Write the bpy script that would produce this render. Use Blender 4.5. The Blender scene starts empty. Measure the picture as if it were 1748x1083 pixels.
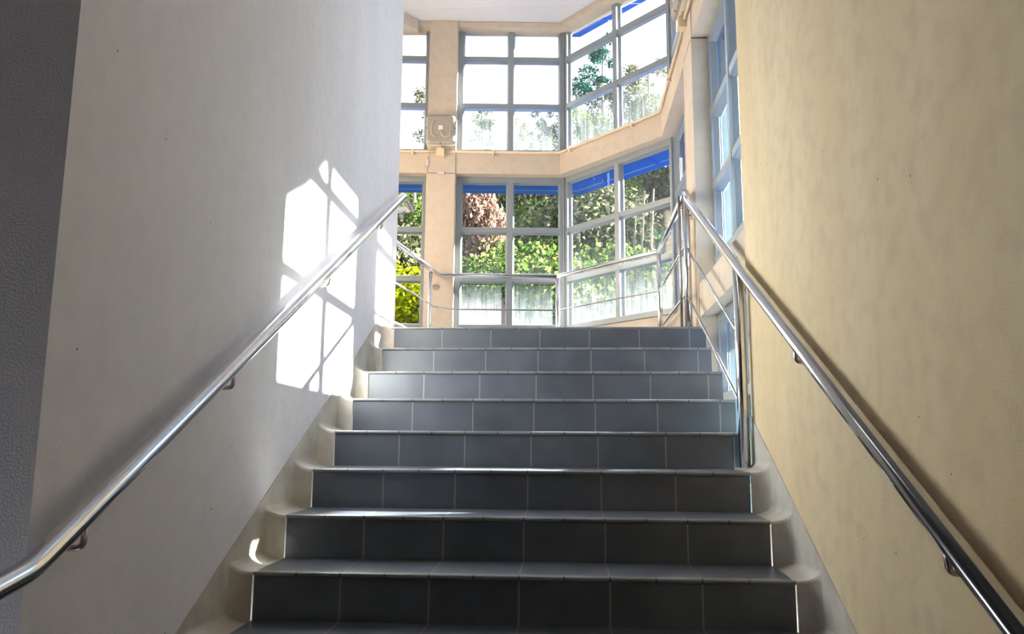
import bpy, bmesh, math, random
from mathutils import Vector, Matrix
random.seed(7)
PI = math.pi
S = bpy.context.scene
COL = S.collection

# ------------------------------------------------------------------ camera
PITCH, YAW, ROLL, FPX = .1609, -.0662, .0074, 1401.7
CAM = Vector((1.0577, -2.8139, .5764))
fw = Vector((math.sin(YAW)*math.cos(PITCH), math.cos(YAW)*math.cos(PITCH), math.sin(PITCH)))
rt = Vector((math.cos(YAW), -math.sin(YAW), 0)); up = rt.cross(fw)
rt2 = rt*math.cos(ROLL)+up*math.sin(ROLL); up2 = -rt*math.sin(ROLL)+up*math.cos(ROLL)
cd = bpy.data.cameras.new('camera'); cam = bpy.data.objects.new('camera', cd); COL.objects.link(cam)
cd.sensor_width = 36; cd.sensor_fit = 'HORIZONTAL'; cd.lens = FPX*36/1748; cd.clip_start = .05; cd.clip_end = 500
m = Matrix((rt2, up2, -fw)).transposed().to_4x4(); m.translation = CAM; cam.matrix_world = m
S.camera = cam

# ------------------------------------------------------------------ light
SUN_DIR = Vector((-1, -.385, -.45)).normalized()
w = bpy.data.worlds.new('sky'); S.world = w; w.use_nodes = True
nt = w.node_tree; nt.nodes.clear()
out = nt.nodes.new('ShaderNodeOutputWorld'); bg = nt.nodes.new('ShaderNodeBackground')
tc = nt.nodes.new('ShaderNodeTexCoord'); sx = nt.nodes.new('ShaderNodeSeparateXYZ'); cr = nt.nodes.new('ShaderNodeValToRGB')
nt.links.new(tc.outputs['Generated'], sx.inputs[0]); nt.links.new(sx.outputs[2], cr.inputs[0])
cr.color_ramp.elements[0].color = (.95, .95, 1, 1); cr.color_ramp.elements[1].color = (.50, .68, 1, 1)
cr.color_ramp.elements[0].position = .3; cr.color_ramp.elements[1].position = 1
nt.links.new(cr.outputs[0], bg.inputs[0]); bg.inputs[1].default_value = 3.3
nt.links.new(bg.outputs[0], out.inputs[0])
sd = bpy.data.lights.new('sun', 'SUN'); sd.energy = 110; sd.angle = .017; sd.color = (1, .87, .72)
so = bpy.data.objects.new('sun', sd); COL.objects.link(so); so.rotation_euler = SUN_DIR.to_track_quat('-Z', 'Y').to_euler(); so.location = (8, 3, 6)
S.view_settings.view_transform = 'Standard'; S.view_settings.look = 'None'
S.view_settings.exposure = 0.14; S.view_settings.gamma = 1; S.view_settings.use_curve_mapping = False
S.cycles.max_bounces = 14; S.cycles.diffuse_bounces = 8; S.cycles.transparent_max_bounces = 24; S.cycles.sample_clamp_indirect = 8
S.cycles.use_denoising = True

# ------------------------------------------------------------------ materials
def mat(name):
    mt = bpy.data.materials.new(name); mt.use_nodes = True
    n = mt.node_tree.nodes; return mt, mt.node_tree, n['Principled BSDF']
def N(t, k, **kw):
    n = t.nodes.new(k)
    for a, b in kw.items(): setattr(n, a, b)
    return n
def simple(name, col, rough=.5, metal=0, noise=0, nscale=8, bump=0, bscale=200, spec=None):
    mt, t, p = mat(name)
    p.inputs['Roughness'].default_value = rough; p.inputs['Metallic'].default_value = metal
    if spec is not None: p.inputs['Specular IOR Level'].default_value = spec
    c = N(t, 'ShaderNodeTexCoord')
    if noise:
        nz = N(t, 'ShaderNodeTexNoise'); nz.inputs['Scale'].default_value = nscale; nz.inputs['Detail'].default_value = 5
        t.links.new(c.outputs['Object'], nz.inputs['Vector'])
        r = N(t, 'ShaderNodeValToRGB'); r.color_ramp.elements[0].position = .3; r.color_ramp.elements[1].position = .7
        r.color_ramp.elements[0].color = (*[v*(1-noise) for v in col], 1); r.color_ramp.elements[1].color = (*[min(1, v*(1+noise)) for v in col], 1)
        t.links.new(nz.outputs[0], r.inputs[0]); t.links.new(r.outputs[0], p.inputs['Base Color'])
    else: p.inputs['Base Color'].default_value = (*col, 1)
    if bump:
        b2 = N(t, 'ShaderNodeTexNoise'); b2.inputs['Scale'].default_value = bscale; b2.inputs['Detail'].default_value = 3
        t.links.new(c.outputs['Object'], b2.inputs['Vector'])
        bm_ = N(t, 'ShaderNodeBump'); bm_.inputs['Strength'].default_value = bump; bm_.inputs['Distance'].default_value = .004
        t.links.new(b2.outputs[0], bm_.inputs['Height']); t.links.new(bm_.outputs[0], p.inputs['Normal'])
    return mt
M = {}
def plaster(name, a, b, c2):
    """painted roughcast with faint vertical water staining, soft mottling and sparse pits"""
    mt, t, p = mat(name); p.inputs['Roughness'].default_value = .72; p.inputs['Specular IOR Level'].default_value = .3
    c = N(t, 'ShaderNodeTexCoord'); mp = N(t, 'ShaderNodeMapping'); mp.inputs['Scale'].default_value = (1.6, 1.6, .45)
    t.links.new(c.outputs['Object'], mp.inputs[0])
    n1 = N(t, 'ShaderNodeTexNoise'); n1.inputs['Scale'].default_value = 1.4; n1.inputs['Detail'].default_value = 4
    t.links.new(mp.outputs[0], n1.inputs['Vector'])
    r = N(t, 'ShaderNodeValToRGB'); e = r.color_ramp.elements; e[0].position = .32; e[0].color = (*a, 1); e[1].position = .68; e[1].color = (*b, 1)
    t.links.new(n1.outputs[0], r.inputs[0])
    n2 = N(t, 'ShaderNodeTexNoise'); n2.inputs['Scale'].default_value = 14; n2.inputs['Detail'].default_value = 8
    t.links.new(c.outputs['Object'], n2.inputs['Vector'])
    mx = N(t, 'ShaderNodeMix', data_type='RGBA'); mx.inputs[7].default_value = (*c2, 1)
    mr = N(t, 'ShaderNodeMapRange'); mr.inputs[1].default_value = .45; mr.inputs[2].default_value = .75; mr.inputs[4].default_value = .5
    t.links.new(n2.outputs[0], mr.inputs[0]); t.links.new(mr.outputs[0], mx.inputs[0]); t.links.new(r.outputs[0], mx.inputs[6])
    vo = N(t, 'ShaderNodeTexVoronoi'); vo.inputs['Scale'].default_value = 9; t.links.new(c.outputs['Object'], vo.inputs['Vector'])
    lt = N(t, 'ShaderNodeMath', operation='LESS_THAN'); lt.inputs[1].default_value = .028; t.links.new(vo.outputs['Distance'], lt.inputs[0])
    mx2 = N(t, 'ShaderNodeMix', data_type='RGBA'); mx2.inputs[7].default_value = (.18, .14, .11, 1)
    t.links.new(lt.outputs[0], mx2.inputs[0]); t.links.new(mx.outputs[2], mx2.inputs[6]); t.links.new(mx2.outputs[2], p.inputs['Base Color'])
    b2 = N(t, 'ShaderNodeTexNoise'); b2.inputs['Scale'].default_value = 160; b2.inputs['Detail'].default_value = 4
    t.links.new(c.outputs['Object'], b2.inputs['Vector'])
    bu = N(t, 'ShaderNodeBump'); bu.inputs['Strength'].default_value = .35; bu.inputs['Distance'].default_value = .004
    t.links.new(b2.outputs[0], bu.inputs['Height']); t.links.new(bu.outputs[0], p.inputs['Normal'])
    return mt
M['white'] = plaster('white_plaster', (.76, .755, .815), (.83, .82, .87), (.70, .70, .77))
M['cream'] = plaster('cream_plaster', (.70, .56, .34), (.82, .70, .48), (.60, .46, .33))
M['beam'] = plaster('beam_plaster', (.52, .45, .37), (.58, .505, .42), (.44, .38, .31))
M['ceiling'] = simple('ceiling_paint', (.62, .62, .64), .8, noise=.05, nscale=1.5)
M['dark'] = simple('shaded_wall_paint', (.115, .14, .165), .8, noise=.08, nscale=2)  # shade on the unlit wall face is put into this colour
M['skirt'] = simple('skirting_render', (.50, .475, .43), .55, noise=.22, nscale=7, bump=.2, bscale=90)
M['steel'] = simple('brushed_steel', (.72, .72, .73), .16, 1, noise=.04, nscale=60)
M['steel2'] = simple('dull_steel', (.50, .46, .44), .28, 1)
M['frame'] = simple('grey_aluminium', (.27, .31, .34), .4, .3)
M['lobby'] = simple('lobby_paint', (.10, .10, .105), .8)
M['blue'] = simple('blue_metal', (.002, .085, .46), .5)
M['bluelip'] = simple('pale_blue_lip', (.12, .22, .40), .45)
M['box'] = simple('cream_plastic', (.74, .60, .44), .5)
M['tab'] = simple('pinkish_plastic', (.60, .50, .55), .5)
M['crack'] = simple('dark_gap', (.05, .035, .03), .9)
M['bark'] = simple('bark', (.34, .27, .22), .9, noise=.3, nscale=9)
M['palebark'] = simple('pale_bark', (.13, .10, .085), .9, noise=.2, nscale=9)
M['ground'] = simple('hill_soil', (.05, .048, .03), .95, noise=.5, nscale=.9)
M['rock'] = simple('pinkish_rock', (.17, .115, .095), .9, noise=.3, nscale=1.5, bump=.6, bscale=6)
M['concrete'] = simple('pale_concrete', (.62, .61, .58), .85, noise=.1, nscale=1)

def tile(name, base, half):
    mt, t, p = mat(name)
    c = N(t, 'ShaderNodeTexCoord'); s = N(t, 'ShaderNodeSeparateXYZ'); t.links.new(c.outputs['Object'], s.inputs[0])
    d = N(t, 'ShaderNodeMath', operation='DIVIDE'); d.inputs[1].default_value = .15 if half else .3; t.links.new(s.outputs[0], d.inputs[0])
    ad = N(t, 'ShaderNodeMath', operation='ADD'); ad.inputs[1].default_value = 100.5; t.links.new(d.outputs[0], ad.inputs[0])
    fr = N(t, 'ShaderNodeMath', operation='FRACT'); t.links.new(ad.outputs[0], fr.inputs[0])
    sb = N(t, 'ShaderNodeMath', operation='SUBTRACT'); sb.inputs[1].default_value = .5; t.links.new(fr.outputs[0], sb.inputs[0])
    ab = N(t, 'ShaderNodeMath', operation='ABSOLUTE'); t.links.new(sb.outputs[0], ab.inputs[0])
    lt = N(t, 'ShaderNodeMath', operation='LESS_THAN'); lt.inputs[1].default_value = .014 if half else .0085; t.links.new(ab.outputs[0], lt.inputs[0])
    nz = N(t, 'ShaderNodeTexNoise'); nz.inputs['Scale'].default_value = 6; nz.inputs['Detail'].default_value = 6; t.links.new(c.outputs['Object'], nz.inputs['Vector'])
    r = N(t, 'ShaderNodeValToRGB'); r.color_ramp.elements[0].position = .3; r.color_ramp.elements[1].position = .75
    r.color_ramp.elements[0].color = (*[v*.8 for v in base], 1); r.color_ramp.elements[1].color = (*[v*1.25 for v in base], 1); t.links.new(nz.outputs[0], r.inputs[0])
    # fine speckle
    n3 = N(t, 'ShaderNodeTexNoise'); n3.inputs['Scale'].default_value = 220; n3.inputs['Detail'].default_value = 2; t.links.new(c.outputs['Object'], n3.inputs['Vector'])
    mx0 = N(t, 'ShaderNodeMix', data_type='RGBA', blend_type='OVERLAY'); mx0.inputs[0].default_value = 0
    t.links.new(r.outputs[0], mx0.inputs[6]); t.links.new(n3.outputs[0], mx0.inputs[7])
    mx = N(t, 'ShaderNodeMix', data_type='RGBA'); mx.inputs[7].default_value = (.012, .012, .015, 1) if half else (.26, .25, .24, 1)
    t.links.new(lt.outputs[0], mx.inputs[0]); t.links.new(mx0.outputs[2], mx.inputs[6]); t.links.new(mx.outputs[2], p.inputs['Base Color'])
    rr = N(t, 'ShaderNodeMapRange'); p.inputs['Specular IOR Level'].default_value = .8; rr.inputs[3].default_value = .28; rr.inputs[4].default_value = .40; t.links.new(nz.outputs[0], rr.inputs[0]); t.links.new(rr.outputs[0], p.inputs['Roughness'])
    bu = N(t, 'ShaderNodeBump'); bu.inputs['Strength'].default_value = .12; bu.inputs['Distance'].default_value = .003
    t.links.new(n3.outputs[0], bu.inputs['Height']); t.links.new(bu.outputs[0], p.inputs['Normal'])
    return mt
M['tile'] = tile('slate_blue_tile', (.076, .088, .115), False)
M['nosing'] = tile('nosing_tile', (.17, .175, .185), True)  # paler than the step tile: edge highlight put into the colour

def glass(name, dirt_haze_zs, tint=(.90, .94, .97), film=(.64, .84, .98)):
    """thin window glass; whitish dust, dried runs and painted bluish haze lie on it, thicker just above each sill"""
    mt = bpy.data.materials.new(name); mt.use_nodes = True; t = mt.node_tree; t.nodes.clear()
    o = N(t, 'ShaderNodeOutputMaterial'); tr = N(t, 'ShaderNodeBsdfTransparent'); tr.inputs[0].default_value = (*tint, 1)
    gl = N(t, 'ShaderNodeBsdfGlossy'); gl.inputs['Roughness'].default_value = .02
    lw = N(t, 'ShaderNodeLayerWeight'); lw.inputs[0].default_value = .5
    sq = N(t, 'ShaderNodeMath', operation='POWER'); sq.inputs[1].default_value = 2.2; t.links.new(lw.outputs['Facing'], sq.inputs[0])
    tm_ = N(t, 'ShaderNodeMix', data_type='RGBA'); tm_.inputs[6].default_value = (*tint, 1); tm_.inputs[7].default_value = (0, .08, .2, 1)
    t.links.new(sq.outputs[0], tm_.inputs[0]); t.links.new(tm_.outputs[2], tr.inputs[0])
    pw = N(t, 'ShaderNodeMath', operation='POWER'); pw.inputs[1].default_value = 5; t.links.new(lw.outputs['Facing'], pw.inputs[0])
    fz = N(t, 'ShaderNodeMath', operation='MULTIPLY_ADD'); fz.inputs[1].default_value = .9; fz.inputs[2].default_value = .06; t.links.new(pw.outputs[0], fz.inputs[0])
    mx = N(t, 'ShaderNodeMixShader'); t.links.new(fz.outputs[0], mx.inputs[0]); t.links.new(tr.outputs[0], mx.inputs[1]); t.links.new(gl.outputs[0], mx.inputs[2])
    tl = N(t, 'ShaderNodeBsdfTranslucent'); tl.inputs[0].default_value = (*film, 1)
    c = N(t, 'ShaderNodeTexCoord'); s = N(t, 'ShaderNodeSeparateXYZ'); t.links.new(c.outputs['Object'], s.inputs[0])
    tot = None
    for z0, z1, a in dirt_haze_zs:
        mr = N(t, 'ShaderNodeMapRange'); mr.inputs[1].default_value = z0; mr.inputs[2].default_value = z1; mr.inputs[3].default_value = a; mr.inputs[4].default_value = 0
        t.links.new(s.outputs[2], mr.inputs[0])
        g = N(t, 'ShaderNodeMath', operation='GREATER_THAN'); g.inputs[1].default_value = z0-.03; t.links.new(s.outputs[2], g.inputs[0])
        mu = N(t, 'ShaderNodeMath', operation='MULTIPLY'); t.links.new(mr.outputs[0], mu.inputs[0]); t.links.new(g.outputs[0], mu.inputs[1])
        if tot is None: tot = mu
        else:
            ad = N(t, 'ShaderNodeMath', operation='MAXIMUM'); t.links.new(tot.outputs[0], ad.inputs[0]); t.links.new(mu.outputs[0], ad.inputs[1]); tot = ad
    mp = N(t, 'ShaderNodeMapping'); mp.inputs['Scale'].default_value = (26, 26, 1.6); t.links.new(c.outputs['Object'], mp.inputs[0])
    nz = N(t, 'ShaderNodeTexNoise'); nz.inputs['Scale'].default_value = 2; nz.inputs['Detail'].default_value = 3; t.links.new(mp.outputs[0], nz.inputs['Vector'])
    r2 = N(t, 'ShaderNodeMapRange'); r2.inputs[1].default_value = .35; r2.inputs[2].default_value = .7; r2.inputs[3].default_value = .55; r2.inputs[4].default_value = 1.25
    t.links.new(nz.outputs[0], r2.inputs[0])
    mu2 = N(t, 'ShaderNodeMath', operation='MULTIPLY', use_clamp=True); t.links.new(tot.outputs[0], mu2.inputs[0]); t.links.new(r2.outputs[0], mu2.inputs[1])
    m2 = N(t, 'ShaderNodeMixShader'); t.links.new(mu2.outputs[0], m2.inputs[0]); t.links.new(mx.outputs[0], m2.inputs[1]); t.links.new(tl.outputs[0], m2.inputs[2])
    t.links.new(m2.outputs[0], o.inputs[0]); return mt
M['glass'] = glass('dusty_hazed_glass', [(1.79, 2.24, .17), (2.27, 2.75, .018), (1.7, 6.0, .010), (3.55, 4.15, .12)])  # thin full-height layer is bluish haze painted in to lift the darks
M['glassB'] = glass('streaked_hazed_glass', [(1.80, 2.30, .055), (2.27, 2.75, .010), (1.7, 6.0, .0045), (3.55, 4.1, .035)])  # weak full-height layer paints haze over the dust streaks
M['glassclean'] = glass('clear_glass', [(3.55, 4.0, .08)])
M['glassside'] = glass('blue_film_glass', [(1.7, 6.5, .025), (-.2, 4., .03), (-.2, .9, .06)], (.74, .88, .95), (.30, .66, .92))  # blue put into the film to colour the side panes

def leafmat(name, c1, c2, c3):
    mt = bpy.data.materials.new(name); mt.use_nodes = True; t = mt.node_tree; t.nodes.clear()
    o = N(t, 'ShaderNodeOutputMaterial'); d = N(t, 'ShaderNodeBsdfDiffuse'); tl = N(t, 'ShaderNodeBsdfTranslucent'); mx = N(t, 'ShaderNodeMixShader'); mx.inputs[0].default_value = .4
    g = N(t, 'ShaderNodeNewGeometry'); r = N(t, 'ShaderNodeValToRGB'); e = r.color_ramp.elements
    e[0].color = (*c1, 1); e[0].position = 0; e[1].color = (*c3, 1); e[1].position = 1; q = r.color_ramp.elements.new(.55); q.color = (*c2, 1)
    t.links.new(g.outputs['Random Per Island'], r.inputs[0])
    t.links.new(r.outputs[0], d.inputs[0]); t.links.new(r.outputs[0], tl.inputs[0])
    t.links.new(d.outputs[0], mx.inputs[1]); t.links.new(tl.outputs[0], mx.inputs[2]); t.links.new(mx.outputs[0], o.inputs[0]); return mt
LM = {
 'deep': leafmat('deep_green_leaf', (0.00554, 0.0277, 0.0203), (0.0185, 0.0693, 0.0323), (0.111, 0.185, 0.0647)),
 'bright': leafmat('bright_green_leaf', (0.0185, 0.0508, 0.0111), (0.0693, 0.129, 0.0231), (0.241, 0.287, 0.0739)),
 'olive': leafmat('olive_leaf', (0.0185, 0.0323, 0.0185), (0.0832, 0.102, 0.0508), (0.314, 0.305, 0.175)),
 'dry': leafmat('dry_pinkish_leaf', (0.0934, 0.0582, 0.0466), (0.221, 0.146, 0.116), (0.349, 0.262, 0.221)),
 'yellow': leafmat('yellow_green_leaf', (0.128, 0.175, 0.00582), (0.256, 0.291, 0.00582), (0.361, 0.361, 0.0175)),
 'pine': leafmat('pine_leaf', (0.00582, 0.0349, 0.0291), (0.0116, 0.0699, 0.0524), (0.0349, 0.116, 0.0815)),
}

# ------------------------------------------------------------------ mesh helpers
def obj(name, bm, m, parent=None, smooth=False, label=None):
    bmesh.ops.recalc_face_normals(bm, faces=bm.faces[:])
    me = bpy.data.meshes.new(name); bm.to_mesh(me); bm.free()
    if smooth:
        for p in me.polygons: p.use_smooth = True
    ms = m if isinstance(m, (list, tuple)) else [m]
    for x in ms: me.materials.append(x)
    o = bpy.data.objects.new(name, me); COL.objects.link(o)
    if parent is not None:
        o.parent = parent; o.matrix_parent_inverse = Matrix.Translation(-parent.location)
    if label: o['label'] = label
    return o
def empty(name, loc=(0, 0, 0)):
    o = bpy.data.objects.new(name, None); COL.objects.link(o); o.location = loc; o.empty_display_size = .1; return o
def tag(o, label, cat, group=None, kind=None):
    o['label'] = label; o['category'] = cat
    if group: o['group'] = group
    if kind: o['kind'] = kind
    return o
def struct(o, label=None, cat=None):
    o['kind'] = 'structure'
    if label: o['label'] = label
    if cat: o['category'] = cat
    return o
def new(): return bmesh.new()
def box(bm, x0, x1, y0, y1, z0, z1):
    v = [bm.verts.new((x, y, z)) for z in (z0, z1) for x, y in ((x0, y0), (x1, y0), (x1, y1), (x0, y1))]
    for f in ((3, 2, 1, 0), (4, 5, 6, 7), (0, 1, 5, 4), (1, 2, 6, 5), (2, 3, 7, 6), (3, 0, 4, 7)): bm.faces.new([v[i] for i in f])
def prism(bm, pts, z0, z1):
    a = [bm.verts.new((x, y, z0)) for x, y in pts]; b = [bm.verts.new((x, y, z1)) for x, y in pts]; n = len(pts)
    bm.faces.new(a[::-1]); bm.faces.new(b)
    for i in range(n): bm.faces.new((a[i], a[(i+1) % n], b[(i+1) % n], b[i]))
def strip(bm, rows):
    """rows: list of equal-length closed-less vertex rows joined into quads"""
    vs = [[bm.verts.new(p) for p in r] for r in rows]
    for i in range(len(vs)-1):
        for j in range(len(vs[i])-1): bm.faces.new((vs[i][j], vs[i][j+1], vs[i+1][j+1], vs[i+1][j]))
def loft(bm, secs):
    """closed sections joined, with caps"""
    vs = [[bm.verts.new(p) for p in r] for r in secs]; n = len(vs[0])
    for i in range(len(vs)-1):
        for j in range(n): bm.faces.new((vs[i][j], vs[i][(j+1) % n], vs[i+1][(j+1) % n], vs[i+1][j]))
    bm.faces.new(vs[0][::-1]); bm.faces.new(vs[-1])
def fillet(pts, r, n=5):
    pts = [Vector(p) for p in pts]; o = [pts[0]]
    for i in range(1, len(pts)-1):
        a, b, c = pts[i-1], pts[i], pts[i+1]; d1 = (a-b); d2 = (c-b); k = min(r, d1.length*.45, d2.length*.45)
        p = b+d1.normalized()*k; q = b+d2.normalized()*k
        for j in range(n+1):
            t = j/n; o.append(p*(1-t)**2+b*2*t*(1-t)+q*t*t)
    o.append(pts[-1]); return o
def tube(bm, pts, r, seg=16, bend=0):
    pts = [Vector(p) for p in pts]
    if bend: pts = fillet(pts, bend)
    secs = []; prev = None
    for i, p in enumerate(pts):
        if i == 0: d = pts[1]-p
        elif i == len(pts)-1: d = p-pts[i-1]
        else: d = (pts[i+1]-p).normalized()+(p-pts[i-1]).normalized()
        d.normalize()
        if prev is None:
            a = Vector((0, 0, 1)) if abs(d.z) < .9 else Vector((1, 0, 0)); u = d.cross(a).normalized()
        else: u = (prev-d*prev.dot(d)).normalized()
        prev = u; v = d.cross(u)
        secs.append([p+(u*math.cos(2*PI*k/seg)+v*math.sin(2*PI*k/seg))*r for k in range(seg)])
    loft(bm, secs)
def disc(bm, c, axis, r, t, seg=20):
    c = Vector(c); a = Vector(axis).normalized(); tube(bm, [c, c+a*t], r, seg)

# ------------------------------------------------------------------ plan of the bay
def un(a): return Vector((math.cos(math.radians(a)), math.sin(math.radians(a))))
def nrm(a): return Vector((-math.sin(math.radians(a)), math.cos(math.radians(a))))
PA, PB, PC = 4.5, -47.5, -90.
W1 = Vector((1.0615, 5.187)); W2 = Vector((2.035, 4.1246)); XC = 2.035
W0 = W1-un(PA)*2.5
WE = Vector((XC, -5.2))
def isect(p, a, q, b):
    d = un(a); e = un(b); den = d.x*e.y-d.y*e.x; k = ((q.x-p.x)*e.y-(q.y-p.y)*e.x)/den; return p+d*k
def path(off):
    """window line of the bay offset outward by off: left end, A/B corner, B/C corner, right end"""
    a = W1+nrm(PA)*off; b = W1+nrm(PB)*off; c = W2+nrm(PC)*off
    return [W0+nrm(PA)*off, isect(a, PA, b, PB), isect(b, PB, c, PC), Vector((XC+off, WE.y))]
def ring(bm, o0, o1, z0, z1, yend=None, sec=None):
    """band following the bay between offsets; sec = list of (off, z) cross-section overrides"""
    sec = sec or [(o0, z0), (o1, z0), (o1, z1), (o0, z1)]
    rows = []
    for i in range(4):
        r = []
        for (o, z) in sec:
            p = path(o)[i]; y = p.y
            if i == 3 and yend is not None: y = yend
            r.append((p.x, y, z))
        rows.append(r)
    loft(bm, rows)
T, R = .3057, .1649
ZL = 8*R
IN = -.135

# ------------------------------------------------------------------ setting: walls, slabs, beams
b = new(); box(b, -.275, -.075, -1.10, 2.50, -1.2, 4.92)
struct(obj('wall_left', b, M['white']), 'white plastered wall on the left of the stairs', 'wall')
b = new(); box(b, -4.2, -.275, -1.10, -.95, -1.2, 4.92)
struct(obj('wall_left_front', b, M['dark']), 'wall face at the left edge, its shade painted in as dark grey', 'wall')
b = new(); box(b, -1.62, -1.45, -.95, 5.2, -1.2, 5.1)
struct(obj('wall_left_outer', b, M['beam']))
b = new(); prism(b, [(1.875, -5.2), (2.16, -5.2), (2.16, .87), (1.90, .87), (1.875, .90)], -1.2, 1.41)
prism(b, [(1.875, -5.2), (2.16, -5.2), (2.16, 1.10), (2.0, 1.10), (1.875, .90)], 1.41, 3.2)
prism(b, [(1.875, -5.2), (2.16, -5.2), (2.16, -.7), (1.875, -.7)], 3.2, 5.1); prism(b, [(1.875, .80), (1.875, .9), (2.0, 1.10), (2.16, 1.1), (2.16, .8)], 3.2, 5.1)
struct(obj('wall_right', b, M['cream']), 'cream plastered wall on the right of the stairs', 'wall')
b = new(); box(b, -4.2, 2.16, -5.4, -5.2, -1.2, 5.1); struct(obj('wall_back', b, M['lobby']))
b = new(); box(b, -4.4, -4.2, -5.2, -.95, -1.2, 5.1); struct(obj('wall_side', b, M['lobby']))
b = new()
pp = path(IN)
prism(b, [(-1.45, 2.14), (1.875, 7*T), (1.898, 7*T+.0), (1.898, pp[2].y), (pp[1].x, pp[1].y), (-1.45, pp[0].y+.12)], ZL-.16, ZL-.004)
struct(obj('floor', b, M['tile']), 'tiled landing at the head of the stairs', 'floor')
b = new(); box(b, -4.2, 2.0, -5.2, -6*T, -1.2, -6*R); struct(obj('floor_lower', b, M['tile']))
b = new(); prism(b, [(-4.3, -5.3), (2.2, -5.3), (path(.12)[2].x+.1, path(.12)[2].y), (path(.12)[1].x, path(.12)[1].y), (-1.62, path(.12)[0].y)], 4.922, 5.10)
# panel joints in the ceiling
box(b, .09, .095, 3.0, 4.95, 4.9205, 4.9225); box(b, .93, .935, 3.0, 4.98, 4.9205, 4.9225); box(b, -1.4, 1.8, 4.72, 4.724, 4.9205, 4.9225)
struct(obj('ceiling', b, M['ceiling']), 'pale grey ceiling above the bay', 'ceiling')
# perimeter beams
b = new(); ring(b, IN, .06, 3.292, 3.53, yend=.85)
struct(obj('trim_1', b, M['beam']), 'cream concrete beam between the two rows of windows', 'beam')
b = new(); ring(b, IN, .06, 4.862, 4.918, yend=.85)
struct(obj('trim_2', b, M['beam']), 'slim cream band where windows meet ceiling', 'trim')
b = new(); ring(b, 0, 0, 0, 0, yend=1.0, sec=[(IN, 1.41), (.06, 1.44), (.06, 1.735), (-.02, 1.735), (IN, 1.62)])
struct(obj('trim_3', b, M['beam']), 'cream sill wall with sloping top under the lower windows', 'trim')
# left chamfer of the ceiling band
b = new(); prism(b, [(-.44, 4.90), (-.44, 5.0), (-1.45, 5.0), (-1.45, 3.62)], 4.80, 4.921)
struct(obj('trim_4', b, M['beam']))
# columns
b = new()
def onA(x, off): # point on facet A line at world x, offset
    p = W1+nrm(PA)*off; k = (x-p.x)/un(PA).x; return p+un(PA)*k
q = [onA(-.318, IN-.012), onA(-.036, IN-.012), onA(-.036, .06), onA(-.318, .06)]
prism(b, [tuple(v) for v in q], ZL-.02, 4.92)
struct(obj('trim_5', b, M['beam']), 'cream column left of the frontal windows', 'column')
b = new(); box(b, 1.893, 2.12, 2.335, 2.70, -1.2, 4.92)
struct(obj('trim_6', b, M['beam']), 'cream column between the right side windows', 'column')
# hairline movement joints of the columns
b = new()
u = un(PA); f0 = onA(-.318, IN-.0135)
def lb(bm, s0, s1, n0, n1, z0, z1, o=W1, a=PA):
    d = un(a); n = nrm(a)
    pts = [o+d*s0+n*n0, o+d*s1+n*n0, o+d*s1+n*n1, o+d*s0+n*n1]
    prism(bm, [tuple(p) for p in pts], z0, z1)
sA = lambda x: (x-W1.x)/un(PA).x
lb(b, sA(-.318), sA(-.045), IN-.014, IN-.0115, 3.286, 3.290)
lb(b, sA(-.321), sA(-.317), IN-.014, IN+.02, 3.29, 3.46)
box(b, 1.8915, 1.894, 2.36, 2.69, 3.288, 3.292); box(b, 1.893, 2.02, 2.333, 2.336, 3.284, 3.290)
struct(obj('trim_7', b, M['crack']), 'dark hairline joint where beam meets columns', 'trim')

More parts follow.
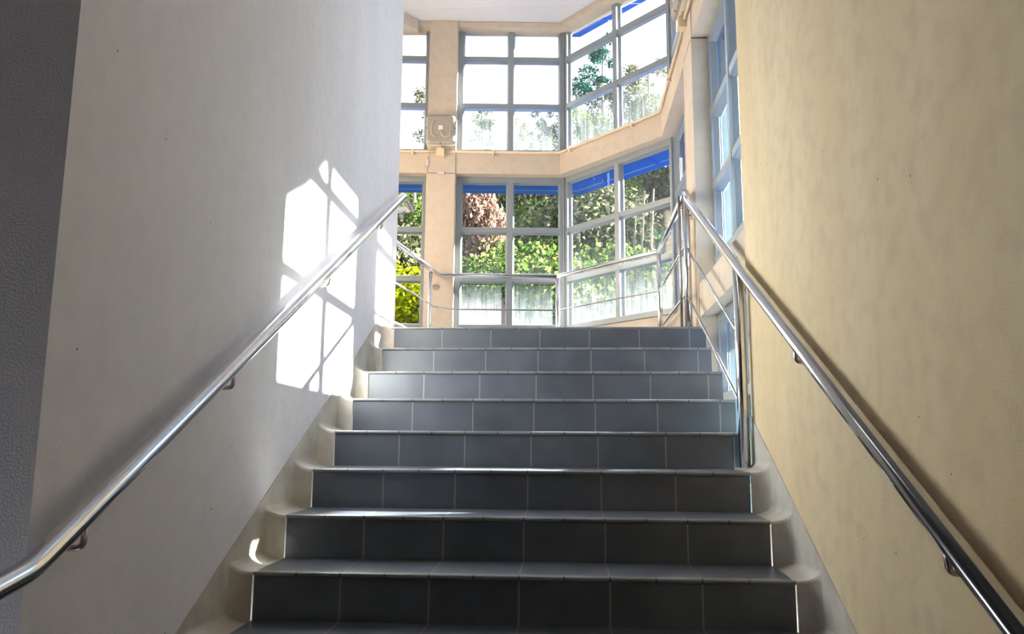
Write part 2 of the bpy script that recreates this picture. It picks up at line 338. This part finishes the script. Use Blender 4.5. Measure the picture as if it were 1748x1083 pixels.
# ------------------------------------------------------------------ windows
wn = [0]
def window(o, a, s0, s1, z0, z1, mull, trans, gm, label, fw_=.05, post0=0, post1=0):
    wn[0] += 1
    fr = new(); D0, D1 = -.035, .035
    lb(fr, s0-post0, s0+fw_, D0, D1, z0, z1, o, a); lb(fr, s1-fw_, s1+post1, D0, D1, z0, z1, o, a)
    lb(fr, s0+fw_, s1-fw_, D0, D1, z1-.055, z1, o, a); lb(fr, s0+fw_, s1-fw_, D0, D1, z0, z0+.05, o, a)
    w_ = obj('window_%d' % wn[0], fr, M['frame']); struct(w_, label, 'window')
    for ms in mull:
        k = new(); lb(k, ms-.028, ms+.028, D0-.004, D1, z0+.05, z1-.055, o, a); obj('mullion', k, M['frame'], w_)
    xs = [s0+fw_]+[v for ms in mull for v in (ms-.028, ms+.028)]+[s1-fw_]
    for tz in trans:
        for i in range(0, len(xs), 2):
            k = new(); lb(k, xs[i], xs[i+1], D0, D1, tz-.026, tz+.026, o, a); obj('transom', k, M['frame'], w_)
    # slim glazing bead, chamfered towards the glass
    zz = [z0+.05]+[v for tz in trans for v in (tz-.026, tz+.026)]+[z1-.055]
    k = new(); n = nrm(a); d = un(a)
    for i in range(0, len(xs), 2):
        for j in range(0, len(zz), 2):
            oa = [(xs[i], zz[j]), (xs[i+1], zz[j]), (xs[i+1], zz[j+1]), (xs[i], zz[j+1])]; e = .014
            ob = [(xs[i]+e, zz[j]+e), (xs[i+1]-e, zz[j]+e), (xs[i+1]-e, zz[j+1]-e), (xs[i]+e, zz[j+1]-e)]
            P = lambda s, z, nn: (*(o+d*s+n*nn), z)
            A = [k.verts.new(P(s, z, D0+.012)) for s, z in oa]; B = [k.verts.new(P(s, z, .012)) for s, z in ob]; C2 = [k.verts.new(P(s, z, .018)) for s, z in oa]
            for q in range(4):
                r_ = (q+1) % 4; k.faces.new((A[q], A[r_], B[r_], B[q])); k.faces.new((B[q], B[r_], C2[r_], C2[q]))
    obj('glazing_bead', k, M['frame'], w_)
    k = new()
    for i in range(0, len(xs), 2):
        for j in range(0, len(zz), 2): k.faces.new([k.verts.new(P(s, z, .020)) for s, z in ((xs[i]-.004, zz[j]-.004), (xs[i+1]+.004, zz[j]-.004), (xs[i+1]+.004, zz[j+1]+.004), (xs[i]-.004, zz[j+1]+.004))])
    obj('window_pane', k, gm, w_)
    return w_
LZ, UZ = (1.735, 3.29), (3.53, 5.09)
LT, UT = (2.243, 2.742), (4.05, 4.562)
lenB = (W2-W1).length
for (z, tr, nm) in ((LZ, LT, 'lower'), (UZ, UT, 'upper')):
    window(W1, PA, sA(-.036), -.012, z[0], z[1], [sA(.503)], tr, M['glass'], nm+' frontal window of grey frames, two panes wide')
    window(W1, PB, .012, lenB-.012, z[0], z[1], [.742], tr, M['glassB'], nm+' angled window of grey frames, right of the frontal one')
    window(W1, PA, sA(-1.40), sA(-.318), z[0], z[1], [sA(-.86)], tr, M['glassclean'], nm+' window left of the cream column')
    window(W2, PC, .012, W2.y-2.70, z[0], z[1], [.72], tr, M['glassclean'], nm+' side window beyond the right column')
    window(Vector((XC, 2.335)), PC, 0, 1.235, z[0], z[1], [.60], tr, M['glassside'], nm+' side window at the end of the cream wall')
window(Vector((XC, 2.335)), PC, 0, 1.465, -.12, 1.425, [.72], (.90, .39), M['glassside'], 'tall window seen through the gap beside the stairs')
window(Vector((XC, .80)), PC, 0, 1.50, 3.2, 5.09, [.5, 1.0], (3.83, 4.46), M['glassclean'], 'added unseen high window above the cream wall, for more sky light')  # opening added out of view to brighten the stairwell
# corner posts of the glazing
for nm, p in (('trim_8', W1), ('trim_9', W2)):
    b = new()
    for z in (LZ, UZ):
        d1, d2 = (PA, PB) if p is W1 else (PB, PC)
        c0 = p; n1, n2 = nrm(d1), nrm(d2); bi = (n1+n2).normalized()
        pts = [c0-un(d1)*.03+n1*.05, c0-un(d1)*.03-n1*.055, c0-bi*.062, c0+un(d2)*.03-n2*.055, c0+un(d2)*.03+n2*.05, c0+bi*.055]
        prism(b, [tuple(v) for v in pts], z[0], z[1])
    struct(obj(nm, b, M['frame']), 'grey corner post of the bay glazing', 'trim')
b = new(); box(b, XC-.03, 2.16, .87, 2.335, -1.2, -.12); struct(obj('wall_right_base', b, M['beam']))
b = new(); box(b, 1.893, 2.12, 2.70, 4.2, -1.2, 1.4); struct(obj('wall_right_far', b, M['beam']))

# ------------------------------------------------------------------ blue sunshades outside
def shade(z, dl, nm, label):
    root = empty(nm, (*path(.3)[1], z)); tag(root, label, 'sunshade')
    b = new(); ring(b, .065, .30, z, z+.05, yend=-1.2); obj('shade_panel', b, M['blue'], root)
    b = new(); ring(b, .30, .315, z-.004, z+.05, yend=-1.2); obj('seam_strip', b, M['bluelip'], root, label='pale blue seam strip')
    b = new(); ring(b, .315, dl, z, z+.05, yend=-1.2); obj('shade_lip', b, M['blue'], root)
    # added blue plate square to the facade, for the blue in the side panes
    if z < 4:
        b = new(); box(b, 2.10, 2.45, 3.30, 3.32, z-.36, z); obj('blue_plate', b, M['blue'], root)
    # ribs
    for s in (.25, .95): 
        b = new(); lb(b, s, s+.02, .065, dl-.02, z-.02, z, W1, PB); obj('shade_rib', b, M['blue'], root)
shade(3.27, .43, 'window_sunshade', 'blue metal sunshade outside above the lower bay windows')
shade(5.05, .40, 'window_sunshade', 'blue metal sunshade outside above the upper bay windows')
root = empty('window_sunshade', (2.3, 1.7, 1.45)); tag(root, 'blue metal sunshade outside the window beside the stairs', 'sunshade')
b = new(); box(b, 2.10, 2.65, .3, 4.6, 1.46, 1.52); obj('shade_panel', b, M['blue'], root)
b = new(); box(b, 2.65, 2.665, .3, 4.6, 1.455, 1.525); obj('shade_lip', b, M['bluelip'], root)
b = new(); box(b, 2.10, 2.57, 3.30, 3.32, .80, 1.46); obj('blue_plate', b, M['blue'], root)  # another added blue plate, behind the window beside the stairs

# ------------------------------------------------------------------ stairs
st = empty('staircase', (.9, 0, 0)); tag(st, 'flight of slate-blue tiled steps rising to the bay landing', 'stairs')
NR = .0075
for i in range(-5, 9):
    z = i*R; y = (i-1)*T; x1 = 1.8 if i <= 3 else 1.8745
    yb = y+T if i < 8 else y+.06
    s = new()
    # riser and tread as one tiled body
    rows = [(y+.006, z-R-.001), (y+.006, z-2*NR), (y+.03, z-2*NR), (y+.03, z), (yb+.0045, z+.007 if i < 8 else z), (yb+.0045, z-R-.001)]
    loft(s, [[(x, yy, zz) for yy, zz in rows] for x in (.003, x1-.003 if i <= 3 else x1)])
    so_ = obj('step', s, M['tile'], st)
    n = new(); c0 = (y+NR-.004, z-NR); prof = [(y+.034, z)]
    for k in range(9):
        a = PI/2+PI*k/8; prof.append((c0[0]+math.cos(a)*NR, c0[1]+math.sin(a)*NR))
    prof.append((y+.034, z-2*NR))
    prof = [(yy, zz+.0008) for yy, zz in prof]
    loft(n, [[(x, yy, zz) for yy, zz in prof] for x in (.003, x1-.002)])
    obj('nosing', n, M['nosing'], so_)
def cove(bm, xe, xw, i0, i1, zdiag=.09):
    """render cove following the steps: stair profile pushed out along a quarter curve up to the wall"""
    def prof(o):
        pts = []
        for i in range(i0, i1+1):
            z = i*R; y = (i-1)*T
            pts += [(y-o, z-R+o), (y-o, z+o-.012)]
            pts += [(y-o+.012*.3, z+o-.012*.3), (y-o+.012, z+o)]
        y = i1*T; pts.append((y-o if i1 < 8 else y-T+.30, i1*R+o))
        return pts
    rows = []; K = 7
    for k in range(K+1):
        a = PI/2*k/K; x = xe+(xw-xe)*math.sin(a); o = .042*(1-math.cos(a))
        rows.append([(x, y, z) for y, z in prof(o)])
    strip(bm, rows)
b = new(); cove(b, 0.0, -.071, -5, 8); obj('cove_skirting', b, M['skirt'], st, smooth=False, label='rounded plaster cove along the left wall')
b = new(); cove(b, 1.8, 1.871, -5, 3); obj('cove_skirting', b, M['skirt'], st, smooth=False, label='rounded plaster cove along the right wall')
# raised render band on each wall, its top edge running parallel to the pitch
def band(x0, x1, ya, yb_):
    b = new(); z = lambda y: R+y*R/T+.088
    pts = [(ya, z(ya)), (yb_, z(yb_)), (yb_, z(yb_)-.45), (ya, z(ya)-.45)]
    loft(b, [[(x, y, zz) for y, zz in pts] for x in (x0, x1)]); return b
b = band(-.0748, -.0705, -1.05, 2.36); obj('skirting_band', b, M['skirt'], st)
b = band(1.8705, 1.8748, -1.7, .895); obj('skirting_band', b, M['skirt'], st)

# ------------------------------------------------------------------ handrails
def bracket(root, x, y, z, wx, ns=1):
    """rod dropping from the rail, bent to the wall, with a round rosette"""
    b = new(); tube(b, [(x, y, z-.018), (x, y, z-.075), (wx, y, z-.075)], .007, 10, bend=.02)
    k = obj('bracket', b, M['steel2'], root, smooth=True)
    b = new(); s = 1 if wx > x else -1; disc(b, (wx, y, z-.075), (-s, 0, 0), .026, .005); obj('rosette', b, M['steel2'], k)
lx = 0.0
lz = lambda y: .981+.5385*(y)
h = empty('handrail', (-.04, .6, .9)); tag(h, 'polished steel wall handrail on the left white wall', 'handrail')
b = new(); tube(b, [(lx, -1.50, .245), (lx, -1.36, .30), (lx, -1.20, lz(-1.20)), (lx, 2.31, lz(2.31)-.01), (lx, 2.60, 2.215), (-.20, 2.64, 2.215), (-.36, 2.60, 2.215), (-.36, 2.3, 2.33)], .0245, 24, bend=.03)
obj('rail', b, M['steel'], h, smooth=True)
for y in (-1.02, -.26, .73, 1.72): bracket(h, lx, y, lz(y), -.075)
b = new(); tube(b, [(-.06, 2.50, 2.15), (-.06, 2.60, 2.15), (-.06, 2.62, 2.20)], .007, 10, bend=.02); k = obj('bracket', b, M['steel2'], h, smooth=True)
b = new(); disc(b, (-.11, 2.50, 2.15), (0, 1, 0), .026, .006); obj('rosette', b, M['steel2'], k)
rx = 1.832
rz = lambda y: .9515+.5255*y
h = empty('handrail', (rx, .9, ZL-.82)); tag(h, 'polished steel stair handrail with posts on the right', 'handrail')
b = new(); tube(b, [(rx, -2.3, rz(-2.3)), (rx, 2.25, rz(2.25)), (rx, 2.36, 2.215)], .0255, 24, bend=.05); obj('rail', b, M['steel'], h, smooth=True)
for y in (-1.03, .0): bracket(h, rx, y, rz(y), 1.875)
py = .865
b = new(); tube(b, [(rx, py, 3*R+.015), (rx, py, rz(py)-.012)], .0245, 20); obj('post', b, M['steel'], h, smooth=True)
b = new()
box(b, rx-.05, rx+.043, py-.026, py+.026, 3*R+.001, 3*R+.014); obj('base_plate', b, M['steel'], h)
for dz in (.31, .63):
    b = new(); tube(b, [(rx, py+.02, rz(py)-dz), (rx, 2.34, rz(2.34)-dz-.02)], .0085, 12); obj('mid_rail', b, M['steel'], h, smooth=True)
# landing guard railing
zt, zm, zl = ZL+.923, ZL+.59, ZL+.268
g = empty('guard_railing', (.98, 4.98, ZL)); tag(g, 'polished steel guard railing around the landing by the bay windows', 'railing')
RP = [(-.36, 3.3), (-.16, 4.895), (.981, 4.985), (1.845, 4.02), (1.838, 2.40)]
b = new(); tube(b, [(*p, zt) for p in RP], .0225, 20, bend=.012); obj('top_rail', b, M['steel'], g, smooth=True)
for z in (zm, zl):
    b = new(); tube(b, [(*p, z) for p in [(-.36, 3.3), (-.232, 4.32), (-.19, 4.66)]], .008, 10); obj('mid_rail', b, M['steel'], g, smooth=True)
    b = new(); tube(b, [(*p, z) for p in [(-.215, 4.72), (.0, 4.91), RP[2], RP[3], RP[4]]], .0085, 10, bend=.01); obj('mid_rail', b, M['steel'], g, smooth=True)
for p, rr in (((-.215, 4.70), .019), (RP[2], .021), (RP[3], .021), (RP[4], .024)):
    b = new(); tube(b, [(*p, ZL+.005), (*p, zt-.012)], rr, 16); k = obj('post', b, M['steel'], g, smooth=True)
    b = new(); disc(b, (*p, ZL-.003), (0, 0, 1), rr*2.1, .012); obj('post_flange', b, M['steel'], k)
# extra slim stanchion doubled beside the newel post
b = new(); tube(b, [(1.80, 2.44, ZL+.005), (1.80, 2.44, zt-.012)], .009, 12); obj('stanchion', b, M['steel2'], g, smooth=True)
b = new(); tube(b, [(1.838, 2.52, zt-.12), (1.893, 2.52, zt-.12)], .006, 8); disc(b, (1.887, 2.52, zt-.12), (1, 0, 0), .028, .006); obj('rosette', b, M['steel2'], g)
pc = onA(-.19, IN-.014); 
b = new(); tube(b, [(pc.x+.02, pc.y-.045, zt-.02), (pc.x-.01, pc.y-.02, zt-.09), (pc.x-.01, pc.y, zt-.10)], .005, 8)
k = obj('bracket', b, M['steel2'], g)
b = new(); disc(b, (pc.x-.01, pc.y, zt-.105), (0, -1, 0), .032, .007); obj('rosette', b, M['steel2'], k)

# ------------------------------------------------------------------ bulkhead lights, conduit, junction boxes
def rrect(w_, h_, r, n=5):
    pts = []
    for cx_, cy_, a0 in ((w_/2-r, h_/2-r, 0), (-w_/2+r, h_/2-r, PI/2), (-w_/2+r, -h_/2+r, PI), (w_/2-r, -h_/2+r, 3*PI/2)):
        for k in range(n+1): a = a0+PI/2*k/n; pts.append((cx_+r*math.cos(a), cy_+r*math.sin(a)))
    return pts
mg, t_, p_ = mat('frosted_diffuser'); p_.inputs['Base Color'].default_value = (.34, .32, .28, 1); p_.inputs['Roughness'].default_value = .35; M['diff'] = mg
M['tube'] = simple('dead_lamp_tube', (.46, .41, .34), .35)
M['pan'] = simple('white_lamp_tray', (.80, .76, .70), .45)
M['screw'] = simple('dark_screw', (.10, .09, .09), .5)
def bulkhead(cx_, cy_, cz_, ang, label):
    """front faces local -y; ang rotates about z"""
    root = empty('bulkhead_light', (cx_, cy_, cz_)); tag(root, label, 'light', 'square bulkhead lights under the upper windows')
    mw = Matrix.Translation((cx_, cy_, cz_)) @ Matrix.Rotation(ang, 4, 'Z')
    def part(nm, bm, m_, par=root, sm=False):
        for v in bm.verts: v.co = mw @ v.co
        return obj(nm, bm, m_, par, sm)
    W_, H_ = .30, .31
    def sec(ww, hh, r, y): return [(a, y, c) for a, c in rrect(ww, hh, r)]
    b = new(); loft(b, [sec(.27, .28, .03, 0), sec(W_, H_, .035, -.012), sec(W_, H_, .035, -.045)]); part('lamp_tray', b, M['pan'])
    b = new(); loft(b, [sec(W_-.004, H_-.004, .035, -.045), sec(W_-.01, H_-.01, .035, -.066), sec(W_-.05, H_-.05, .028, -.082)]); d_ = part('diffuser', b, M['diff'])
    # the bent lamp tube showing through the cover, and its holder
    b = new(); pts = [(-.055, -.083, .082), (-.088, -.083, .055), (-.096, -.083, .0), (-.086, -.083, -.062), (-.055, -.083, -.088), (-.03, -.083, -.07)]
    tube(b, fillet(pts, .03), .0095, 10)
    pts = [(.092, -.083, .05), (.095, -.083, -.03), (.080, -.083, -.078), (.042, -.083, -.09), (.010, -.083, -.06), (.0, -.083, -.012)]
    tube(b, fillet(pts, .03), .0105, 10); part('lamp_tube', b, M['tube'], root, True)
    b = new(); box(b, -.022, .022, -.094, -.080, -.012, .03); k_ = part('lamp_holder', b, M['pan'])
    for sx_, sz_ in ((-.14, .01), (.14, .01), (0, -.146)):
        b = new(); disc(b, (sx_, -.066, sz_), (0, -1, 0), .007, .008, 10); part('screw', b, M['screw'])
fA = onA(-.18, IN-.014)
bulkhead(fA.x, fA.y, 3.72, math.radians(PA), 'square frosted wall light on the cream column, facing the stairs')
bulkhead(1.891, 2.52, 3.735, -PI/2, 'square frosted wall light at the top right, seen edge-on')
def jbox(c, ang, label):
    root = empty('junction_box', c); tag(root, label, 'junction box')
    mw = Matrix.Translation(c) @ Matrix.Rotation(ang, 4, 'Z')
    b = new(); box(b, -.04, .04, -.055, 0, -.042, .042); 
    bmesh.ops.bevel(b, geom=b.edges[:], offset=.004, segments=2, affect='EDGES')
    for v in b.verts: v.co = mw @ v.co
    obj('box_body', b, M['box'], root)
    b = new(); box(b, -.036, .036, -.062, -.055, -.038, .038)
    for v in b.verts: v.co = mw @ v.co
    obj('box_lid', b, M['box'], root)
    b = new(); tube(b, [(0, -.03, .042), (0, -.03, .085)], .008, 10)
    for v in b.verts: v.co = mw @ v.co
    obj('cable_gland', b, M['box'], root)
jA = onA(-.182, IN-.002); jbox((jA.x, jA.y-.012, 3.49), math.radians(PA), 'small cream junction box below the light on the cream column')
jbox((1.899, 2.52, 3.495), -PI/2, 'small cream junction box on the beam below the edge-on light')
cz = 3.512
q = path(IN-.017)
jl = jA.x-.045; jr = jA.x+.045
def pip(pts, label, clips):
    root = empty('conduit', pts[0]); tag(root, label, 'conduit')
    b = new(); tube(b, pts, .0125, 12, bend=.03); obj('pipe', b, M['box'], root, True)
    for (c, a) in clips:
        b = new(); d = un(a); n = nrm(a); P0 = Vector(c)
        prism(b, [tuple(P0-d*.009+n*.018), tuple(P0-d*.009-n*.018), tuple(P0+d*.009-n*.018), tuple(P0+d*.009+n*.018)], cz-.035, cz+.016); obj('clip', b, M['box'], root)
a1 = onA(jr, IN-.017); a0 = onA(jl, IN-.030)
pip([(onA(-1.4, IN-.017).x, onA(-1.4, IN-.017).y, cz), (onA(-.40, IN-.017).x, onA(-.40, IN-.017).y, cz), (a0.x, a0.y, cz)], 'cream conduit along the beam, left of the junction box',
    [(onA(-.46, IN-.017), PA)])
pip([(a1.x, a1.y, cz), (q[1].x, q[1].y, cz), (q[2].x, q[2].y, cz), (1.883, 2.565, cz)], 'cream conduit along the beam from the column to the right corner',
    [(onA(.34, IN-.017), PA), (q[1]+un(PB)*.16, PB), (q[1]+un(PB)*.98, PB), (Vector((1.883, 3.4)), PC)])
pip([(1.878, 2.475, cz-.005), (1.878, 1.0, cz-.005)], 'cream conduit along the beam, nearest part above the side window', [(Vector((1.88, 2.1)), PC), (Vector((1.88, 1.5)), PC)])
def tab(c, hx, hz, label):
    b = new(); lb(b, c[0]-hx, c[0]+hx, IN-.026, IN-.011, c[1]-hz, c[1]+hz)
    tag(obj('crack_gauge', b, M['tab']), label, 'gauge')
tab((sA(-.185), 3.289), .034, .016, 'small pinkish block over the horizontal crack on the column')
tab((sA(-.322), 3.39), .012, .034, 'small pinkish block over the vertical crack beside the column')

# ------------------------------------------------------------------ outdoors
def hz(x, y):
    r = math.hypot(x-1, y+2.8); z = -1.5
    if r > 11: z += (r-11)*.62
    if r > 33: z = -1.5+22*.62+(r-33)*.12
    return z+.5*math.sin(x*.45+y*.2)*min(1, max(0, (r-11)/5))+.3*math.sin(x*1.1-y*.7)*min(1, max(0, (r-11)/5))
b = new(); rows = []
for i in range(60):
    r = 7+i*.8; row = []
    for j in range(61):
        a = math.radians(-62+j*2.07); x = 1+r*math.sin(a); y = -2.8+r*math.cos(a); row.append((x, y, hz(x, y)))
    rows.append(row)
strip(b, rows); struct(obj('hillside', b, M['ground'], smooth=True), 'wooded hillside rising outside the windows', 'hill')

def crown(bm, lobes, n, ls, rnd, flat=.8):
    """many small bent leaves gathered on the shells of overlapping lobes"""
    tot = sum(l[3]**2 for l in lobes)
    for (lx_, ly_, lz_, lr) in lobes:
        for _ in range(int(n*lr*lr/tot)):
            d = Vector((rnd.gauss(0, 1), rnd.gauss(0, 1), rnd.gauss(0, 1))).normalized(); rr = lr*(.55+.5*rnd.random()**.6)
            c = Vector((lx_, ly_, lz_))+Vector((d.x, d.y, d.z*flat))*rr
            t = Vector((rnd.gauss(0, 1), rnd.gauss(0, 1), rnd.gauss(0, .7))).normalized(); u_ = t.cross(d+Vector((rnd.gauss(0, .5), rnd.gauss(0, .5), rnd.gauss(0, .5)))).normalized()
            L = ls*(.6+.8*rnd.random()); Wd = L*.28
            v = [bm.verts.new(c), bm.verts.new(c+t*L*.5+u_*Wd), bm.verts.new(c+t*L-d*L*.12), bm.verts.new(c+t*L*.5-u_*Wd)]
            bm.faces.new(v)
def lobes_for(kind, rnd):
    if kind == 'bush': return [(rnd.uniform(-.8, .8), rnd.uniform(-.8, .8), rnd.uniform(.5, 1.5), rnd.uniform(.5, .95)) for _ in range(8)]+[(0, 0, 1.0, 1.1)]
    if kind == 'tree': return [(rnd.uniform(-1.1, 1.1), rnd.uniform(-1.1, 1.1), rnd.uniform(2.0, 4.0), rnd.uniform(.5, .95)) for _ in range(10)]
    if kind == 'thin': return [(rnd.uniform(-.8, .8), rnd.uniform(-.8, .8), 2.2+.24*k+rnd.uniform(-.1, .1), rnd.uniform(.22, .5)) for k in range(14)]
    return [(rnd.uniform(-.5, .5), rnd.uniform(-.5, .5), .3+.25*k, rnd.uniform(.35, .6)) for k in range(7)]
PROTO = {}
def proto(kind, seed, n, ls):
    key = (kind, seed)
    if key not in PROTO:
        rnd = random.Random(seed*13+len(kind)); lo = lobes_for(kind, rnd)
        b = new(); crown(b, lo, n, ls, rnd); me = bpy.data.meshes.new('foliage'); b.to_mesh(me); b.free()
        b = new(); top = max(l[2] for l in lo); 
        tube(b, [(0, 0, -.6), (.05, .02, top*.45), (-.04, .05, top*.95)], .05 if kind != 'bush' else .035, 8)
        for l in lo[:7]: tube(b, [(0, 0, l[2]*.45), (l[0]*.6, l[1]*.6, l[2]*.8), (l[0], l[1], l[2])], .022, 6)
        tm = bpy.data.meshes.new('trunk'); b.to_mesh(tm); b.free()
        PROTO[key] = (me, tm)
    return PROTO[key]
MESHVAR = {}
def plant(nm, kind, seed, lm, x, y, sc, label, group=None, n=6500, ls=.115, bark='bark', cat=None, dz=0):
    me, tm = proto(kind, seed, n, ls)
    k = (me.name, lm)
    if k not in MESHVAR:
        m2 = me.copy(); m2.materials.clear(); m2.materials.append(LM[lm]); MESHVAR[k] = m2
    k2 = (tm.name, bark)
    if k2 not in MESHVAR:
        m3 = tm.copy(); m3.materials.clear(); m3.materials.append(M[bark]); MESHVAR[k2] = m3
    root = empty(nm, (x, y, hz(x, y)-.1+dz)); root.scale = (sc,)*3 if not isinstance(sc, tuple) else sc; root.rotation_euler = (0, 0, random.uniform(0, 6.28))
    tag(root, label, cat or ('shrub' if 'shrub' in nm else 'tree'), group)
    f = bpy.data.objects.new('foliage', MESHVAR[k]); COL.objects.link(f); f.parent = root
    t2 = bpy.data.objects.new('trunk', MESHVAR[k2]); COL.objects.link(t2); t2.parent = root
    return root
def pol(az, r): a = math.radians(az); return 1+r*math.sin(a), -2.8+r*math.cos(a)
KL = {'deep': 'dark green bushy tree on the hillside outside', 'bright': 'bright green leafy tree on the hillside outside',
      'olive': 'greyish olive bushy tree on the hillside outside', 'dry': 'dry pinkish shrub on the hillside outside'}
rows_ = [(17.2, 1.75), (19.2, 1.9), (21.4, 2.1), (23.8, 2.3), (26.4, 2.5), (29.2, 2.7), (32.2, 2.9)]
cnt = 0
for ri, (r, sp) in enumerate(rows_):
    az = -24 + (ri % 2)*2
    while az < 24:
        aa = az+random.uniform(-.8, .8); rr = r+random.uniform(-.7, .7); x, y = pol(aa, rr)
        lm = random.choices(['deep', 'bright', 'olive', 'dry'], [5, 3, 4, .5])[0]
        kind = 'bush' if ri < 3 or random.random() < .4 else 'tree'
        plant('leafy_tree' if kind == 'tree' else 'leafy_shrub', kind, random.randint(1, 3), lm, x, y, random.uniform(.8, 1.15)*(1.12 if kind == 'bush' else .82)*(.62 if ri > 4 and aa < -1 else .85 if ri > 4 else 1),
              KL[lm].replace('tree', 'tree' if kind == 'tree' else 'shrub').replace('shrub shrub', 'shrub'), 'hillside %s %s plants' % ({'deep': 'dark green', 'bright': 'bright green', 'olive': 'olive', 'dry': 'dry'}[lm], kind))
        cnt += 1; az += math.degrees(sp*1.15/r)
# skyline trees
for i, (az, r, s, kd, lm) in enumerate([(-6, 33, .6, 'thin', 'olive'), (-3.2, 34, .5, 'thin', 'olive'), (-1.6, 33, .55, 'thin', 'pine'), (4.2, 34, .8, 'thin', 'olive'), (6.2, 34.5, .82, 'thin', 'olive'),
        (7.8, 34, .8, 'tree', 'olive'), (9.6, 34, .78, 'tree', 'olive'), (12, 33, .95, 'tree', 'deep'), (-14, 33, .8, 'thin', 'olive'), (15, 33, .9, 'tree', 'olive'), (-9.5, 33, .75, 'thin', 'olive')]):
    x, y = pol(az, r); plant('leafy_tree', kd, 1+i % 3, lm, x, y, s, 'thin airy tree on the hill skyline', 'airy trees on the hill skyline', n=2600, ls=.14, bark='palebark')
x, y = pol(1.0, 31); plant('pine_tree', 'thin', 2, 'pine', x, y, .82, 'tall dark pine against the sky, centre of the angled window', None, n=2600, ls=.14, cat='tree', dz=-.1)
x, y = pol(2.9, 31); plant('pine_tree', 'thin', 3, 'pine', x, y, .9, 'tall dark pine against the sky beside the mullion of the angled window', None, n=2600, ls=.14, cat='tree', dz=.6)
# singled-out plants
x, y = pol(-11.5, 15.8); plant('leafy_shrub', 'bush', 2, 'yellow', x, y, .95, 'vivid yellow-green shrub low behind the window left of the column', cat='shrub', dz=-.1)
x, y = pol(-10.6, 19.6); plant('leafy_tree', 'tree', 2, 'bright', x, y, .75, 'bright green tree high behind the window left of the column', cat='tree', dz=.1)
x, y = pol(-6.2, 18.2); plant('dry_shrub', 'spire', 1, 'dry', x, y, (.8, .8, 1.45), 'pinkish dry shrub behind the frontal window left pane', cat='shrub', dz=.3)
x, y = pol(2.9, 17.8); plant('leafy_shrub', 'bush', 1, 'bright', x, y, 1.25, 'round light green shrub behind the angled window', cat='shrub', dz=.4)
x, y = pol(-1.9, 20.6); plant('leafy_shrub', 'bush', 3, 'bright', x, y, 1.15, 'yellowish green shrub behind the frontal window right pane', cat='shrub', dz=.5)
x, y = pol(2.6, 20.6); plant('leafy_shrub', 'bush', 3, 'olive', x, y, 1.45, 'large pale olive shrub behind the angled window left pane', cat='shrub', dz=.5)
for az, lab in ((5.2, 'leftmost'), (5.75, 'middle'), (6.4, 'rightmost')):
    x, y = pol(az, 16+az*.1); z0 = hz(x, y)
    b = new(); tube(b, [(x, y, z0), (x+.05, y, z0+1.6), (x-.04, y, z0+3.2), (x+.03, y, z0+4.4)], .02, 8)
    tag(obj('tree_trunk', b, M['palebark'], smooth=True), lab+' of three slender pale trunks behind the angled window', 'tree trunk')
# rock outcrop
b = new(); bmesh.ops.create_icosphere(b, subdivisions=4, radius=1)
x, y = pol(-6.2, 16.0)
rnd = random.Random(5)
from mathutils import noise
for v in b.verts:
    n_ = noise.noise(v.co*1.7)*.35+noise.noise(v.co*4.5)*.14; v.co = v.co*(1+n_); v.co = Vector((v.co.x*1.3+x, v.co.y*.8+y, v.co.z*.62+hz(x, y)+.75))
tag(obj('rock_outcrop', b, M['rock']), 'pinkish bare rock outcrop low behind the frontal window', 'rock')
# added unseen slab right of the stairs, outline shaped to cut the low sun
root = empty('sun_blocker', (6, 2, -1.5)); tag(root, 'added unseen pale slab outside to the right that blocks the low sun', 'sun blocker')
fx = 6.0; K = lambda Y, Z: (Y+.385*(fx+.075), Z+.45*(fx+.075))
pts = [K(-3.5, 1.2), K(-.2, 1.33), K(.34, 1.61), K(.72, 1.81), K(.98, 2.01), K(2.9, 2.01), K(2.9, 5.6), K(-3.5, 5.6)]
b = new(); loft(b, [[(xx, y_, z_) for y_, z_ in pts] for xx in (fx, fx+.3)]); obj('wall', b, M['concrete'], root)  # lower edge follows the wanted top of the sun patch
for y_ in (K(-3.3, 0)[0], K(2.7, 0)[0]):
    b = new(); box(b, fx, fx+.3, y_-.15, y_+.15, -1.5, K(0, 2.0)[1]); obj('blocker_leg', b, M['concrete'], root)
